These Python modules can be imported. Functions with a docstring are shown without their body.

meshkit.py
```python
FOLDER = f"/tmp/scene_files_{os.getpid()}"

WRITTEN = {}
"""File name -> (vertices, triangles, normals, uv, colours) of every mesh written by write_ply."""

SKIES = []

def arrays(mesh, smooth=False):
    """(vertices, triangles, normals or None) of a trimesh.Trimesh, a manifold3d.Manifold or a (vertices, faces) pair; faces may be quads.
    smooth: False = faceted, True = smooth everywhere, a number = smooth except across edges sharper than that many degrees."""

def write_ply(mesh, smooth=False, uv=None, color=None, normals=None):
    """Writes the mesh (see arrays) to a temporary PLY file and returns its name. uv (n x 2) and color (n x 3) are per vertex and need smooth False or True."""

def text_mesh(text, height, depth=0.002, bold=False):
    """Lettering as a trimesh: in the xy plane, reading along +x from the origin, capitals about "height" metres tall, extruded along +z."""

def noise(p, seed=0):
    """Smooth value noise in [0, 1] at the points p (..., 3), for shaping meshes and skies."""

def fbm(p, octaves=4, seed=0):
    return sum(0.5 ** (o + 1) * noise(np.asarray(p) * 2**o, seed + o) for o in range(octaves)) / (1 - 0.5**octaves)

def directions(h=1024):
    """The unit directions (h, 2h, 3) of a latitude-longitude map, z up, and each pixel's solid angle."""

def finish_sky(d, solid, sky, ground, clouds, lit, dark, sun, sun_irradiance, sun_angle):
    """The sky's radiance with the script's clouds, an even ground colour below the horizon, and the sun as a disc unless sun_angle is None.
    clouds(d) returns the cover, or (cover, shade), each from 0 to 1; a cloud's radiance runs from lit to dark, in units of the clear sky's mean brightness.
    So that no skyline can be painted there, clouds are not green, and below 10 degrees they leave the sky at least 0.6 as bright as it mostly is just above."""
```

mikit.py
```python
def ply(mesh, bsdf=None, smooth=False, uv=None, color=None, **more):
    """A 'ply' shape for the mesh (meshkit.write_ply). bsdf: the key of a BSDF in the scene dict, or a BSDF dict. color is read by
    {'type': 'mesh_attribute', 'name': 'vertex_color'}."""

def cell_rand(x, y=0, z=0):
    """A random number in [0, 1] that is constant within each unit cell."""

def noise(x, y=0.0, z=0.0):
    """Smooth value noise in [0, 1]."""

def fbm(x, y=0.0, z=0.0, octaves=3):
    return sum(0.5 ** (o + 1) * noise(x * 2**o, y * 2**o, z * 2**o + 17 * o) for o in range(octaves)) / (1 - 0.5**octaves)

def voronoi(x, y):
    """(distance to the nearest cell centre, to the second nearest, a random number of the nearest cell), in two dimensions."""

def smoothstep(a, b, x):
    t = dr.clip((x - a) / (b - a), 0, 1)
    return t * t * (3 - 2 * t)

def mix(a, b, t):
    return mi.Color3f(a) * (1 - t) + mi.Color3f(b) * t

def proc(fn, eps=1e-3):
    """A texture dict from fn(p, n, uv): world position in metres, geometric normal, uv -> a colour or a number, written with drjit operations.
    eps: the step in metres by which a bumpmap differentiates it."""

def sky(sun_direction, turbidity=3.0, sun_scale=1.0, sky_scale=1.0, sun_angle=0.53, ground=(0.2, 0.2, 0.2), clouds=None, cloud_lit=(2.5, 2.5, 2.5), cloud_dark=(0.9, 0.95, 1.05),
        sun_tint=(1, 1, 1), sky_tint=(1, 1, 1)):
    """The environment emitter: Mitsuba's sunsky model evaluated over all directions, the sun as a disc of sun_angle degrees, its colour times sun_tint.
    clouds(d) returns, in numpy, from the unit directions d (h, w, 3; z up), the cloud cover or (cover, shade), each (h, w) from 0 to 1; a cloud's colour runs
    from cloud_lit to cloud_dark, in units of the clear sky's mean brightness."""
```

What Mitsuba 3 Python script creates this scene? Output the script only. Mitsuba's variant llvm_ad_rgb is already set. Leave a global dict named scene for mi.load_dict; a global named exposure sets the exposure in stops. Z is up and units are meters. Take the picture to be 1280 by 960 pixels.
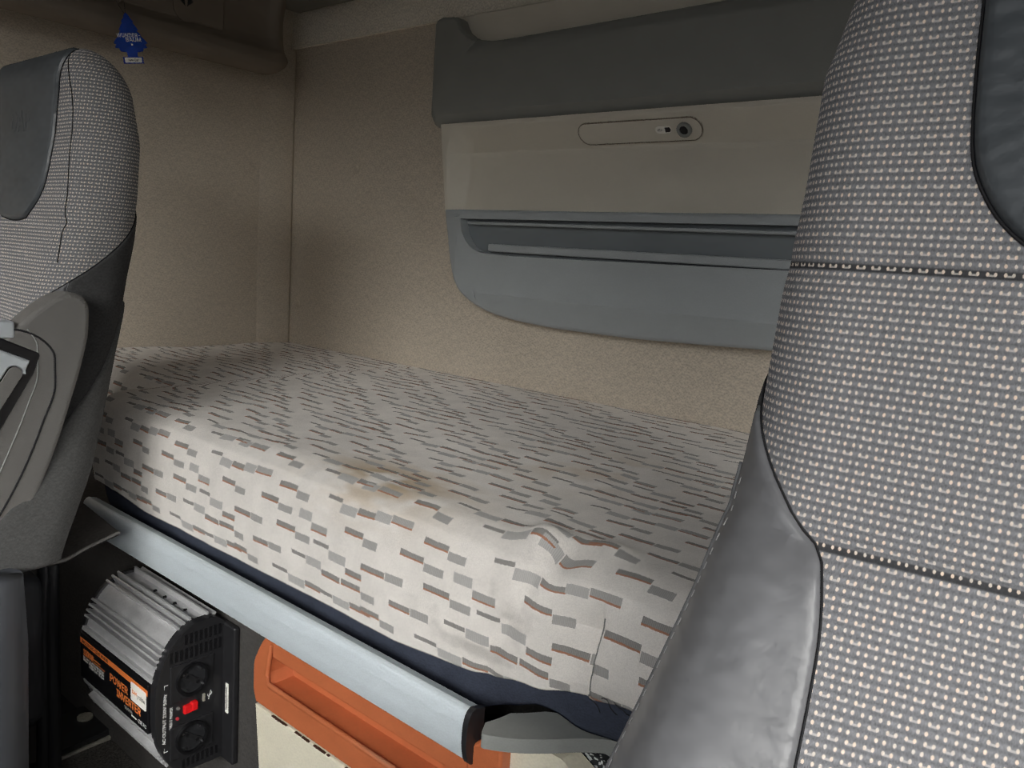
import math, random
import numpy as np, trimesh, drjit as dr, mitsuba as mi
import shapely.geometry as sg
from shapely import affinity
import mikit, meshkit
from mikit import proc, noise, fbm, cell_rand, smoothstep, mix, ply
random.seed(7); np.random.seed(7)
V = np.array
scene, labels = {'type': 'scene'}, {}

# ------------------------------------------------------------------ camera, sky, exposure
CAM = V([0.0, 0.0, 0.86])
FWD = V([-0.627, 0.764, -0.152]); UP = V([-0.150, 0.073, 0.986])
scene['camera'] = {'type': 'perspective', 'fov': 65.24, 'fov_axis': 'x', 'near_clip': 0.02, 'far_clip': 500.0,
    'to_world': mi.ScalarTransform4f().look_at(CAM.tolist(), (CAM + FWD).tolist(), UP.tolist())}
def cloud_cover(d):
    # overcast: brightest overhead, a third of that at the horizon
    return np.ones(d.shape[:2]) * 0.96, np.clip(1.0 - d[..., 2] - 0.1 * meshkit.fbm(d * 3.0, 3, 4), 0, 1)
scene['sky'] = mikit.sky([0.55, -0.70, 0.46], turbidity=4.0, sun_scale=0.30, ground=(0.10, 0.098, 0.095), clouds=cloud_cover,
    cloud_lit=(1.9, 1.93, 1.98), cloud_dark=(0.72, 0.73, 0.75), sun_angle=44.0, sun_tint=(0.78, 1.0, 1.48))
exposure = 4.22

# ------------------------------------------------------------------ materials
def lin(r, g, b):
    c = V([r, g, b]) / 255.0
    return np.where(c <= 0.04045, c / 12.92, ((c + 0.055) / 1.055) ** 2.4).tolist()
def rgb(c): return {'type': 'rgb', 'value': [float(x) for x in c]}
def mat(key, col, rough=0.5, metal=0.0, bump=None, bscale=0.001, **kw):
    base = col if isinstance(col, dict) else rgb(col)
    b = {'type': 'principled', 'base_color': base, 'roughness': rough, 'metallic': metal, **kw}
    if bump is not None:
        b = {'type': 'bumpmap', 'nested': b, 'arbitrary': bump, 'scale': bscale}
    scene[key] = {'type': 'twosided', 'bsdf': b}
    return key
def mottled(c, f=40.0, amt=0.12, fine=900.0, famt=0.15):
    c = mi.Color3f(*c)
    def fn(p, n, uv):
        k = 1.0 + amt * (fbm(p.x * f, p.y * f, p.z * f) - 0.5) * 2 + famt * (noise(p.x * fine, p.y * fine, p.z * fine) - 0.5) * 2
        return c * k
    return proc(fn)
def felt(c, f=420.0):
    c = mi.Color3f(*c)
    def fn(p, n, uv):
        a = noise(p.x * f, p.y * f, p.z * f); b = noise(p.x * f * 2.3 + 7, p.y * f * 2.3, p.z * f * 2.3)
        l = fbm(p.x * 6, p.y * 6, p.z * 6)
        k = 0.72 + 0.36 * a + 0.26 * b + 0.12 * (l - 0.5)
        return c * k
    return proc(fn)
def grain(f):
    def fn(p, n, uv): return noise(p.x * f, p.y * f, p.z * f)
    return proc(fn, 3e-4)

mat('felt_beige', felt(lin(186, 175, 160)), 0.95)
mat('felt_light', felt(lin(222, 214, 200), 350), 0.95)
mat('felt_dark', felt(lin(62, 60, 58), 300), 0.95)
mat('felt_roof', mottled(lin(120, 119, 112), 30, .08), 0.9)
mat('plastic_beige', mottled(lin(205, 198, 184), 20, .03, 1500, .05), 0.55)
mat('plastic_brown', mottled(lin(120, 110, 99), 25, .05, 1200, .08), 0.6)
mat('plastic_dark', mottled(lin(134, 135, 130), 20, .04, 1500, .06), 0.5)
mat('plastic_slate', mottled(lin(157, 162, 164), 20, .04, 1500, .06), 0.48)
mat('plastic_slate_dark', lin(112, 118, 121), 0.45)
mat('plastic_grey', mottled(lin(104, 102, 99), 20, .03, 1800, .08), 0.5)
mat('plastic_bracket', mottled(lin(128, 130, 127), 30, .04, 900, .05), 0.5)
mat('black_plastic', lin(34, 34, 36), 0.4)
mat('stalk_plastic', lin(58, 60, 64), 0.5)
mat('black_matte', lin(26, 27, 30), 0.75)
mat('black_gloss', lin(20, 20, 22), 0.25)
mat('navy_fabric', mottled(lin(48, 54, 68), 60, .15, 700, .2), 0.9)
mat('aluminium', mottled(lin(205, 214, 219), 15, .04, 800, .05), 0.45, 0.25)
mat('fin_metal', mottled(lin(205, 205, 206), 60, .12, 500, .05), 0.34, 0.5)
mat('chrome', lin(215, 215, 218), 0.18, 1.0)
mat('screw_steel', mottled(lin(190, 186, 172), 200, .2), 0.5, 0.5)
mat('silver_paint', lin(196, 202, 206), 0.35, 0.4)
def orange_fn(p, n, uv):
    l = fbm(p.x * 30, p.y * 30, p.z * 30); w = noise(p.x * 1100, p.y * 1100, p.z * 1100)
    dust = smoothstep(0.45, 0.75, fbm(p.x * 14 + 3, p.y * 14, p.z * 14)) * dr.maximum(n.z, 0)
    return mix(lin(176, 98, 62), lin(165, 130, 108), 0.55 * dust) * (0.88 + 0.16 * l + 0.12 * w)
mat('orange_plastic', proc(orange_fn), 0.4)
mat('cream_plastic', mottled(lin(214, 208, 188), 40, .05, 600, .06), 0.5)
mat('worn_edge', lin(60, 40, 30), 0.7)
mat('orange_print', lin(222, 122, 62), 0.5)
mat('white_print', lin(225, 225, 222), 0.5)
mat('white_sticker', lin(232, 228, 220), 0.5)
mat('dark_print', lin(30, 26, 26), 0.5)
mat('grey_print', lin(120, 120, 118), 0.5)
mat('red_switch', lin(220, 30, 34), 0.3)
mat('lamp_red', lin(190, 60, 70), 0.3)
mat('tree_blue', mottled(lin(22, 62, 160), 90, .1), 0.7)
mat('thread', lin(138, 138, 138), 0.8)
mat('seam_dark', lin(26, 26, 28), 0.9)
mat('cord_grey', lin(90, 85, 80), 0.9)

def leather_col(c):
    c = mi.Color3f(*c)
    def fn(p, n, uv):
        a = fbm(p.x * 25, p.y * 25, p.z * 25); w = fbm(p.x * 90, p.y * 60, p.z * 160)
        return c * (0.72 + 0.35 * a + 0.22 * w)
    return proc(fn)
def leather_bump(p, n, uv):
    return 0.00010 * noise(p.x * 700, p.y * 700, p.z * 700) + 0.0022 * fbm(p.x * 26, p.y * 26, p.z * 34) + 0.0006 * noise(p.x * 120, p.y * 120, p.z * 200)
mat('leather', leather_col(lin(98, 98, 100)), 0.38, bump=proc(leather_bump, 6e-4), bscale=1.0)
mat('leather_head', leather_col(lin(66, 70, 73)), 0.38, bump=proc(leather_bump, 6e-4), bscale=1.0)
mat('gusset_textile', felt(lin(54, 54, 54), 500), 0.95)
mat('shell_textile', felt(lin(76, 76, 75), 500), 0.95)

def weave(row, pair, seams=()):
    def fn(p, n, uv):
        s, z = uv.x, uv.y
        r = dr.floor(z / row); fv = z / row - r
        odd = r - 2 * dr.floor(r / 2)
        q = s / pair + 0.5 * odd
        c = dr.floor(q); fu = q - c
        d1 = dr.sqrt(dr.square((fu - 0.28) / 0.10) + dr.square((fv - 0.5) / 0.26))
        d2 = dr.sqrt(dr.square((fu - 0.72) / 0.10) + dr.square((fv - 0.5) / 0.26))
        dots = 1 - smoothstep(0.7, 1.15, dr.minimum(d1, d2))
        link = (1 - odd) * (1 - smoothstep(0.16, 0.26, dr.abs(fu - 0.5))) * (1 - smoothstep(0.08, 0.16, dr.abs(fv - 0.36)))
        rnd = cell_rand(c * 2 + dr.floor(fu * 2), r, 3)
        th = noise(s * 2600, z * 1500)
        base = mi.Color3f(*lin(112, 112, 115)) * (0.55 + 0.45 * th + 0.35 * smoothstep(0.0, 0.5, fv) * (1 - smoothstep(0.6, 1.0, fv)))
        for zz, hw in seams:      # dark stitched cross-seams between the dots
            base = mix(base, lin(30, 30, 32), 0.85 * (1 - smoothstep(0.0012, 0.0024, dr.abs(z - zz))) * (1 - smoothstep(hw - .004, hw, dr.abs(s))))
        dot = mix(lin(208, 198, 186), lin(210, 182, 158), rnd * 0.6) * (0.85 + 0.25 * th)
        col = mix(base, dot, dots * (0.75 + 0.25 * rnd))
        return mix(col, lin(185, 180, 176), link * 0.55 * (1 - dots))
    return proc(fn)
mat('cloth_near', weave(0.0038, 0.0068, ((.868, .190), (.742, .128))), 0.9)
mat('cloth_far', weave(0.0044, 0.0080), 0.9)

# mattress fabric: staircases of ribbed grey dashes, some with a rust-coloured lower edge
random.seed(11)
TILE_U, TILE_V = 0.240, 0.156
DASH = []   # u, v(top), width, height, rust
def add_stair(u, v):
    k = random.choice((0, 1, 2))
    if k == 0: seq = [(.034, .0062, 1), (.024, .0085, 0)]
    elif k == 1: seq = [(.024, .0105, 0), (.031, .0085, 1)]
    else: seq = [(.028, .0045, 0), (.030, .0100, 0), (.030, .0065, 1)]
    for w, h, o in seq:
        w *= random.uniform(.85, 1.1); DASH.append((u, v, w, h, o)); u += w + .001; v -= h * random.choice((-.15, .75, 1.0))
for r in range(6):
    for c in range(3):
        add_stair(c * .080 + (r % 2) * .038 + random.uniform(-.008, .008), r * .026 + random.uniform(-.004, .004))
def mattress_fn(p, n, uv):
    u, v = uv.x, uv.y
    tu0 = u / TILE_U; tv = v / TILE_V
    uu0, vv0 = (tu0 - dr.floor(tu0)) * TILE_U, (tv - dr.floor(tv)) * TILE_V
    wob = 0.0005 * noise(u * 900, v * 900)
    grey, rust = mi.Float(0), mi.Float(0)
    for (a, b, w, h, o) in DASH:
        du = uu0 - (a % TILE_U); du = dr.select(du < 0, du + TILE_U, du)
        dv = (b % TILE_V) - vv0 + wob; dv = dr.select(dv < -1e-4, dv + TILE_V, dv)
        ins = (du < w) & (dv >= 0) & (dv < h)
        grey = dr.select(ins, 1.0, grey)
        dark = 1.8 if h < .007 else (1.35 if h < .009 else 1.0)
        grey = dr.select(ins, dark, grey)
        if o: rust = dr.select((du < w) & (dv >= h - .0011) & (dv < h + .0007), 1.0, rust)
    rib = 0.5 + 0.5 * dr.sin(u * 2 * math.pi / 0.0016)
    pile = noise(u * 1500, v * 1500); soft = fbm(u * 40, v * 40); big = fbm(u * 7 + 5, v * 7)
    base = mi.Color3f(*lin(216, 211, 205)) * (0.86 + 0.14 * pile + 0.16 * (soft - 0.5) + 0.14 * (big - 0.5))
    # wear: brown patch on the front edge, grey smudges low on the front
    st = dr.exp(-dr.square((u + 0.63) / 0.095) - dr.square((v - 0.075) / 0.050)) * smoothstep(0.2, 0.65, fbm(u * 22, v * 55))
    st += 0.5 * dr.exp(-dr.square((u + 0.52) / 0.10) - dr.square((v - 0.30) / 0.09)) * smoothstep(0.35, 0.7, fbm(u * 18, v * 18 + 4))
    base = mix(base, lin(164, 140, 104), 0.9 * dr.clip(st, 0, 1))
    sm = smoothstep(0.55, 0.8, fbm(u * 30 + 9, v * 45)) * dr.exp(-dr.square((u + 0.45) / 0.07) - dr.square((v + 0.045) / 0.05))
    base = mix(base, lin(120, 116, 110), 0.5 * sm)
    col = mix(base, mix(lin(168, 166, 163), lin(98, 95, 92), dr.clip(rib * 0.30 + 0.75 * dr.maximum(grey - 1, 0), 0, 1)), dr.minimum(grey, 1) * 0.9)
    return mix(col, lin(158, 104, 74), rust * 0.85)
mat('mattress_cloth', proc(mattress_fn), 0.95)

# ------------------------------------------------------------------ helpers
count = {}
def put(key, mesh, m, smooth=30, uv=None):
    k = count.get(key, 0); count[key] = k + 1
    name = key if k == 0 else f'{key}_{k:03d}'
    scene[name] = ply(mesh, m, True if uv is not None else smooth, uv=uv)
    return name
def tag(key, label, cat=None, group=None, kind=None):
    d = {'label': label}
    if cat: d['category'] = cat
    if group: d['group'] = group
    if kind: d['kind'] = kind
    labels[key] = d
def structure(key, mesh, m, label, smooth=30):
    put(key, mesh, m, smooth); labels[key] = {'label': label, 'kind': 'structure', 'category': key.split('_')[0]}
def box(x0, x1, y0, y1, z0, z1):
    b = trimesh.creation.box(extents=(x1 - x0, y1 - y0, z1 - z0)); b.apply_translation(((x0 + x1) / 2, (y0 + y1) / 2, (z0 + z1) / 2)); return b
def rbox(x0, x1, y0, y1, z0, z1, r=0.004, seg=2):
    import manifold3d as m3
    s = m3.Manifold.sphere(r, 8 * seg)
    pts = [s.translate((x, y, z)) for x in (x0 + r, x1 - r) for y in (y0 + r, y1 - r) for z in (z0 + r, z1 - r)]
    h = m3.Manifold.batch_hull(pts).to_mesh()
    return trimesh.Trimesh(h.vert_properties[:, :3], h.tri_verts)
def cat(*ms): return trimesh.util.concatenate(list(ms))
def grid_mesh(P):
    a, b = P.shape[:2]
    i = np.arange(a * b).reshape(a, b)
    q = np.stack([i[:-1, :-1], i[1:, :-1], i[1:, 1:], i[:-1, 1:]], -1).reshape(-1, 4)
    return trimesh.Trimesh(P.reshape(-1, 3), np.vstack([q[:, [0, 1, 2]], q[:, [0, 2, 3]]]), process=False)
def tube(path, r, n=8, closed=False):
    P = np.asarray(path, float); N = len(P)
    t = np.gradient(P, axis=0); t /= np.linalg.norm(t, axis=1, keepdims=True) + 1e-12
    ref = V([0, 0, 1.0]) if abs(t[:, 2]).mean() < .8 else V([1.0, 0, 0])
    a = np.cross(t, ref); a /= np.linalg.norm(a, axis=1, keepdims=True) + 1e-12
    b = np.cross(t, a); th = np.linspace(0, 2 * np.pi, n + 1)[:-1]
    rr = np.broadcast_to(np.asarray(r, float), (N,))
    G = P[:, None] + rr[:, None, None] * (np.cos(th)[None, :, None] * a[:, None] + np.sin(th)[None, :, None] * b[:, None])
    v = G.reshape(-1, 3); f = []
    for i in range(N - 1):
        for j in range(n):
            p, q = i * n + j, i * n + (j + 1) % n
            f += [[p, q, q + n], [p, q + n, p + n]]
    v = np.vstack([v, P[0], P[-1]]); c0, c1 = len(v) - 2, len(v) - 1
    for j in range(n):
        f += [[c0, (j + 1) % n, j], [c1, (N - 1) * n + j, (N - 1) * n + (j + 1) % n]]
    return trimesh.Trimesh(v, f, process=False)
def smooth_path(pts, n=60, closed=False):
    from scipy.interpolate import PchipInterpolator
    P = np.asarray(pts, float)
    d = np.r_[0, np.cumsum(np.linalg.norm(np.diff(P, axis=0), axis=1))]
    return PchipInterpolator(d, P)(np.linspace(0, d[-1], n))
def ex(poly, h):
    polys = getattr(poly, 'geoms', [poly])
    return cat(*[trimesh.creation.extrude_polygon(p, h, engine='earcut') for p in polys if p.area > 1e-9])
def slab_y(poly, y_front, y_back, bevel=0.004, steps=3):
    """A plate in the xz plane: poly in (x, z), rounded front edge, front facing -y."""
    parts = []
    for k in range(steps):          # stacked insets make the rounded edge
        a = (k + 1) / steps * math.pi / 2
        ins = bevel * (1 - math.cos(a)); dy = bevel * (1 - math.sin(a))
        p = poly.buffer(-ins, join_style=1) if ins > 1e-6 else poly
        m = ex(p, y_back - (y_front + dy))
        m.apply_transform(np.array([[1, 0, 0, 0], [0, 0, -1, y_back], [0, 1, 0, 0], [0, 0, 0, 1.0]]))
        parts.append(m)
    return cat(*parts)
def bevel_y(poly, y_front, y_back, bevel=0.004, steps=4, cell=None):
    """As slab_y, one clean skin: side wall, rounded edge rings resampled along the outline, and the cap."""
    N = 260
    def ring(p):
        p = max(getattr(p, 'geoms', [p]), key=lambda g: g.area)
        c = sg.polygon.orient(p).exterior
        return V([c.interpolate(t, normalized=True).coords[0] for t in np.linspace(0, 1, N, endpoint=False)])
    base = V(sg.polygon.orient(poly).exterior.coords)[:-1]
    # dense outline, keeping the corners
    out = []
    for i in range(len(base)):
        a, b = base[i], base[(i + 1) % len(base)]
        k = max(1, int(np.linalg.norm(b - a) / 0.006))
        out += [a + (b - a) * j / k for j in range(k)]
    out = V(out); nx = np.roll(out, -1, 0) - np.roll(out, 1, 0); nx /= np.linalg.norm(nx, axis=1, keepdims=True)
    inn = np.stack([-nx[:, 1], nx[:, 0]], 1)
    rings = [(out, y_back)]
    for k in range(steps + 1):
        a = k / steps * math.pi / 2
        rings.append((out + inn * bevel * (1 - math.cos(a)), y_front + bevel * (1 - math.sin(a))))
    v, f, n = [], [], len(out)
    for o, y in rings: v.append(np.stack([o[:, 0], np.full(n, y), o[:, 1]], 1))
    for r in range(len(rings) - 1):
        for i in range(n):
            p, q = r * n + i, r * n + (i + 1) % n
            f += [[p, q, q + n], [p, q + n, p + n]]
    side = trimesh.Trimesh(np.vstack(v), f, process=False)
    cap2, tri = trimesh.creation.triangulate_polygon(sg.Polygon(rings[-1][0]).buffer(0), engine='earcut')
    cap = trimesh.Trimesh(np.stack([cap2[:, 0], np.full(len(cap2), y_front), cap2[:, 1]], 1), tri, process=False)
    m = cat(side, cap); m.merge_vertices()
    if cell:
        vv, ff = trimesh.remesh.subdivide_to_size(m.vertices, m.faces, cell, max_iter=20); m = trimesh.Trimesh(vv, ff); m.merge_vertices()
    return m
def rot(axis, deg, about=(0, 0, 0)): return trimesh.transformations.rotation_matrix(math.radians(deg), axis, about)
def frame(o, ex_, ey_):
    """Matrix taking local x, y, z to ex_, ey_, their normal, at o."""
    a = V(ex_, float); a /= np.linalg.norm(a); b = V(ey_, float); b -= a * a.dot(b); b /= np.linalg.norm(b); c = np.cross(a, b)
    M = np.eye(4); M[:3, 0], M[:3, 1], M[:3, 2], M[:3, 3] = a, b, c, o; return M
def text(s, h, M, depth=0.0004, bold=False, width=None, center=False):
    t = meshkit.text_mesh(s, h, depth, bold)
    b = t.bounds
    if width: t.apply_scale([width / (b[1][0] - b[0][0]), 1, 1])
    if center: t.apply_translation((-(t.bounds[0][0] + t.bounds[1][0]) / 2, 0, 0))
    t.apply_transform(M); return t
def cyl(p, d, r, h, n=32, r2=None):
    c = trimesh.creation.cylinder(radius=r, height=h, sections=n); c.apply_translation((0, 0, h / 2))
    M = trimesh.geometry.align_vectors([0, 0, 1], V(d, float)); M = M.copy(); M[:3, 3] = p; c.apply_transform(M); return c

# ------------------------------------------------------------------ the cab shell
WL, WR, YB, YF = -1.735, 0.44, 1.2, -1.05
def side_wall(x0, x1, win):
    y0, y1, z0, z1 = win
    return cat(box(x0, x1, y1, YB + .03, 0, 1.9), box(x0, x1, YF, y0, 0, 1.9), box(x0, x1, y0, y1, 0, z0), box(x0, x1, y0, y1, z1, 1.9))
structure('floor', box(WL, WR, YF, YB, -0.04, 0.0), 'black_matte', 'black rubber cab floor in shadow under the left seat')
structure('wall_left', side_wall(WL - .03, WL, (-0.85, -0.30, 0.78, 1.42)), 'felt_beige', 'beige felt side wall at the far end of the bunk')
structure('wall_right', side_wall(WR, WR + .03, (-0.90, 0.56, 0.35, 1.20)), 'felt_dark', 'dark felt side wall behind the near seat, darkened to cut bounced light')  # unseen wall, toned dark with a lowered header to limit light on the far walls
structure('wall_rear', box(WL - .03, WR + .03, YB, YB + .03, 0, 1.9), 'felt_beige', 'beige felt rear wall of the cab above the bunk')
structure('wall_front', cat(box(WL, WR, YF - .03, YF, 0, .72), box(WL, WR, YF - .03, YF, 1.52, 1.9), box(WL, -0.95, YF - .03, YF, .72, 1.52)), 'black_matte', 'front bulkhead with the windscreen opening, its left part closed by an added light blocker')  # last box is an unseen added blocker keeping light off the upper left walls
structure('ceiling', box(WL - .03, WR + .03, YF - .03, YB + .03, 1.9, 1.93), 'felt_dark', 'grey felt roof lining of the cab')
# lighter headliner band at the top of the rear wall, colour raised further for caught light
structure('trim_1', box(WL, WR, YB - .008, YB, 1.326, 1.8), 'felt_light', 'light beige headliner band along the top of the rear wall, lightened further for caught light')
structure('trim_shade_3', box(WL + .0005, WL + .006, YF, .56, 0.0, .50), 'black_matte', 'black sheet added as shade low on the side wall behind the left seat')  # black sheet stands in for the shade below bunk level
# corner pillar moulding on the left wall
P = [(1.2, WL), (1.2, WL + .006), (1.193, WL + .012), (1.178, WL + .013), (1.15, WL + .009), (1.12, WL + .003), (1.11, WL)]
pil = trimesh.creation.extrude_polygon(sg.Polygon([(x, y) for y, x in P]), .72, engine='earcut'); pil.apply_translation((0, 0, .60))
structure('trim_2', pil, 'felt_beige', 'raised felt corner moulding between side wall and rear wall')
for key, c, d in (('wall_left__button', (WL, 1.079, 1.034), (1, 0, 0)), ('wall_rear__button', (-1.485, YB, 1.04), (0, -1, 0)), ('wall_rear__button', (-1.693, YB, .716), (0, -1, 0))):
    s = trimesh.creation.icosphere(3, .0095); s.apply_scale([.4 if d[0] else 1, .4 if d[1] else 1, 1]); s.apply_translation(c); put(key, s, 'felt_beige', True)

# upper bunk: padded underside close under the roof
ub = rbox(-1.70, WR - .02, 0.68, 1.185, 1.397, 1.50, .012)
put('upper_bunk', ub, 'felt_roof'); tag('upper_bunk', 'grey padded underside of the upper bunk at the top of the photo', 'bunk')

# overhead cabinet on the left wall
def cabinet():
    # section (x, z): bulging lower lip, concave front
    sec = smooth_path([(WL + .001, 1.262), (WL + .03, 1.246), (-1.655, 1.234), (-1.628, 1.240), (-1.615, 1.258), (-1.618, 1.275), (-1.632, 1.290), (-1.642, 1.31), (-1.645, 1.35), (-1.635, 1.385), (-1.63, 1.394)], 60)
    ys = np.r_[np.linspace(.30, 1.06, 40), 1.06 + .062 * np.sin(np.linspace(0, np.pi / 2, 14)[1:])]
    G = []
    for y in ys:
        t = 0 if y <= 1.06 else 1 - math.sqrt(max(0, 1 - ((y - 1.06) / .062) ** 2))
        s = sec.copy(); top = np.clip((s[:, 1] - 1.234) / .04, 0, 1)
        s[:, 1] = s[:, 1] + t * .045 * (1 - top)
        s[:, 0] = WL + .001 + (s[:, 0] - WL - .001) * (1 - .35 * t) + .018 * math.exp(-((y - 1.085) / .018) ** 2) * np.clip((s[:, 1] - 1.27) / .03, 0, 1)
        G.append(np.stack([s[:, 0], np.full(len(s), y), s[:, 1]], 1))
    last = G[-1].copy(); last[:, 0] = WL + .001; G.append(last)
    return grid_mesh(V(G))
put('overhead_cabinet__body', cabinet(), 'plastic_brown', True)
tag('overhead_cabinet', 'brown plastic overhead cabinet on the side wall, above the far end of the bunk', 'cabinet')
# lid with its latch
lid = rbox(-1.648, -1.634, 0.45, 0.955, 1.296, 1.39, .004); put('overhead_cabinet__lid', lid, 'plastic_brown')
lc = V([-1.634, 0.868, 1.318])
la = cyl(lc - [.004, 0, 0], (1, 0, 0), .026, .008, 40); put('overhead_cabinet__lid__latch', la, 'plastic_brown')
for a in (60, 120):
    d = V([0, math.cos(math.radians(a)), math.sin(math.radians(a))]); w = V([0, -d[2], d[1]])
    tri = [(lc + d * .004), (lc + d * .021 + w * .006), (lc + d * .021 - w * .006)]
    tri2 = trimesh.convex.convex_hull(V(tri + [t + V([.005, 0, 0]) for t in tri])); put('overhead_cabinet__lid__latch_slot', tri2, 'black_matte')
hk = tube([V([-1.637, .735, 1.30]) + V([.012 * math.sin(t), 0, -.008 * t / 3]) for t in np.linspace(0, np.pi, 14)], .0022); put('overhead_cabinet__hook', hk, 'plastic_brown', True)

# ------------------------------------------------------------------ air freshener
def freshener():
    H = .088
    half = [(0, 1.0), (.06, .955), (.10, .90), (.19, .82), (.15, .81), (.24, .72), (.30, .66), (.24, .65), (.36, .56), (.33, .55), (.47, .45), (.52, .40), (.44, .38), (.50, .31), (.38, .30), (.34, .24), (.16, .22), (.15, .13), (.31, .125), (.31, 0)]
    sc = .052
    pts = [(x * .062 * .9, z * .092) for x, z in half]
    poly = sg.Polygon(pts + [(-x, z) for x, z in reversed(pts)]).buffer(.0012).buffer(-.0012)
    m = ex(poly, .0016)
    yaw = math.radians(-8)
    # tag hangs facing the cab: local x runs towards the rear wall, tilted a little
    M = frame((-1.575, 0.737, 1.176), (.42, .90, .16), (-.12, 0, 1))
    m.apply_transform(M); put('air_freshener__tree', m, 'tree_blue')
    t = cat(text('WUNDER-', .0068, M @ trimesh.transformations.translation_matrix((-.022, .0475, .0016)), .0003, True, .040), text('BAUM', .0068, M @ trimesh.transformations.translation_matrix((-.008, .0395, .0016)), .0003, True, .026),
            cyl((M @ V([.002, .034, .0015, 1]))[:3], M[:3, 2], .0018, .0004, 12))
    put('air_freshener__tree__lettering', t, 'white_print')
    lb = ex(sg.box(-.0145, .0015, .0145, .0105), .0005); lb.apply_transform(M @ trimesh.transformations.translation_matrix((0, 0, .0016))); put('air_freshener__tree__scent_label', lb, 'white_sticker')
    put('air_freshener__tree__scent_label_lettering', text('New Car', .0042, M @ trimesh.transformations.translation_matrix((0, .004, .0021)), .0002, True, .018, True), 'dark_print')
    top = (M @ V([0, .092, .0008, 1]))[:3]
    put('air_freshener__string', cat(tube(smooth_path([top + V([0, 0, -.004]), top + V([-.02, -.008, .022]), V([-1.63, .729, 1.306])], 12), .0007, 6), tube(smooth_path([top + V([0, 0, -.004]), top + V([-.018, .006, .022]), V([-1.63, .741, 1.306])], 12), .0007, 6)), 'cord_grey', True)
freshener()
tag('air_freshener', 'blue tree-shaped air freshener with white lettering hanging from the overhead cabinet', 'air freshener')

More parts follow.
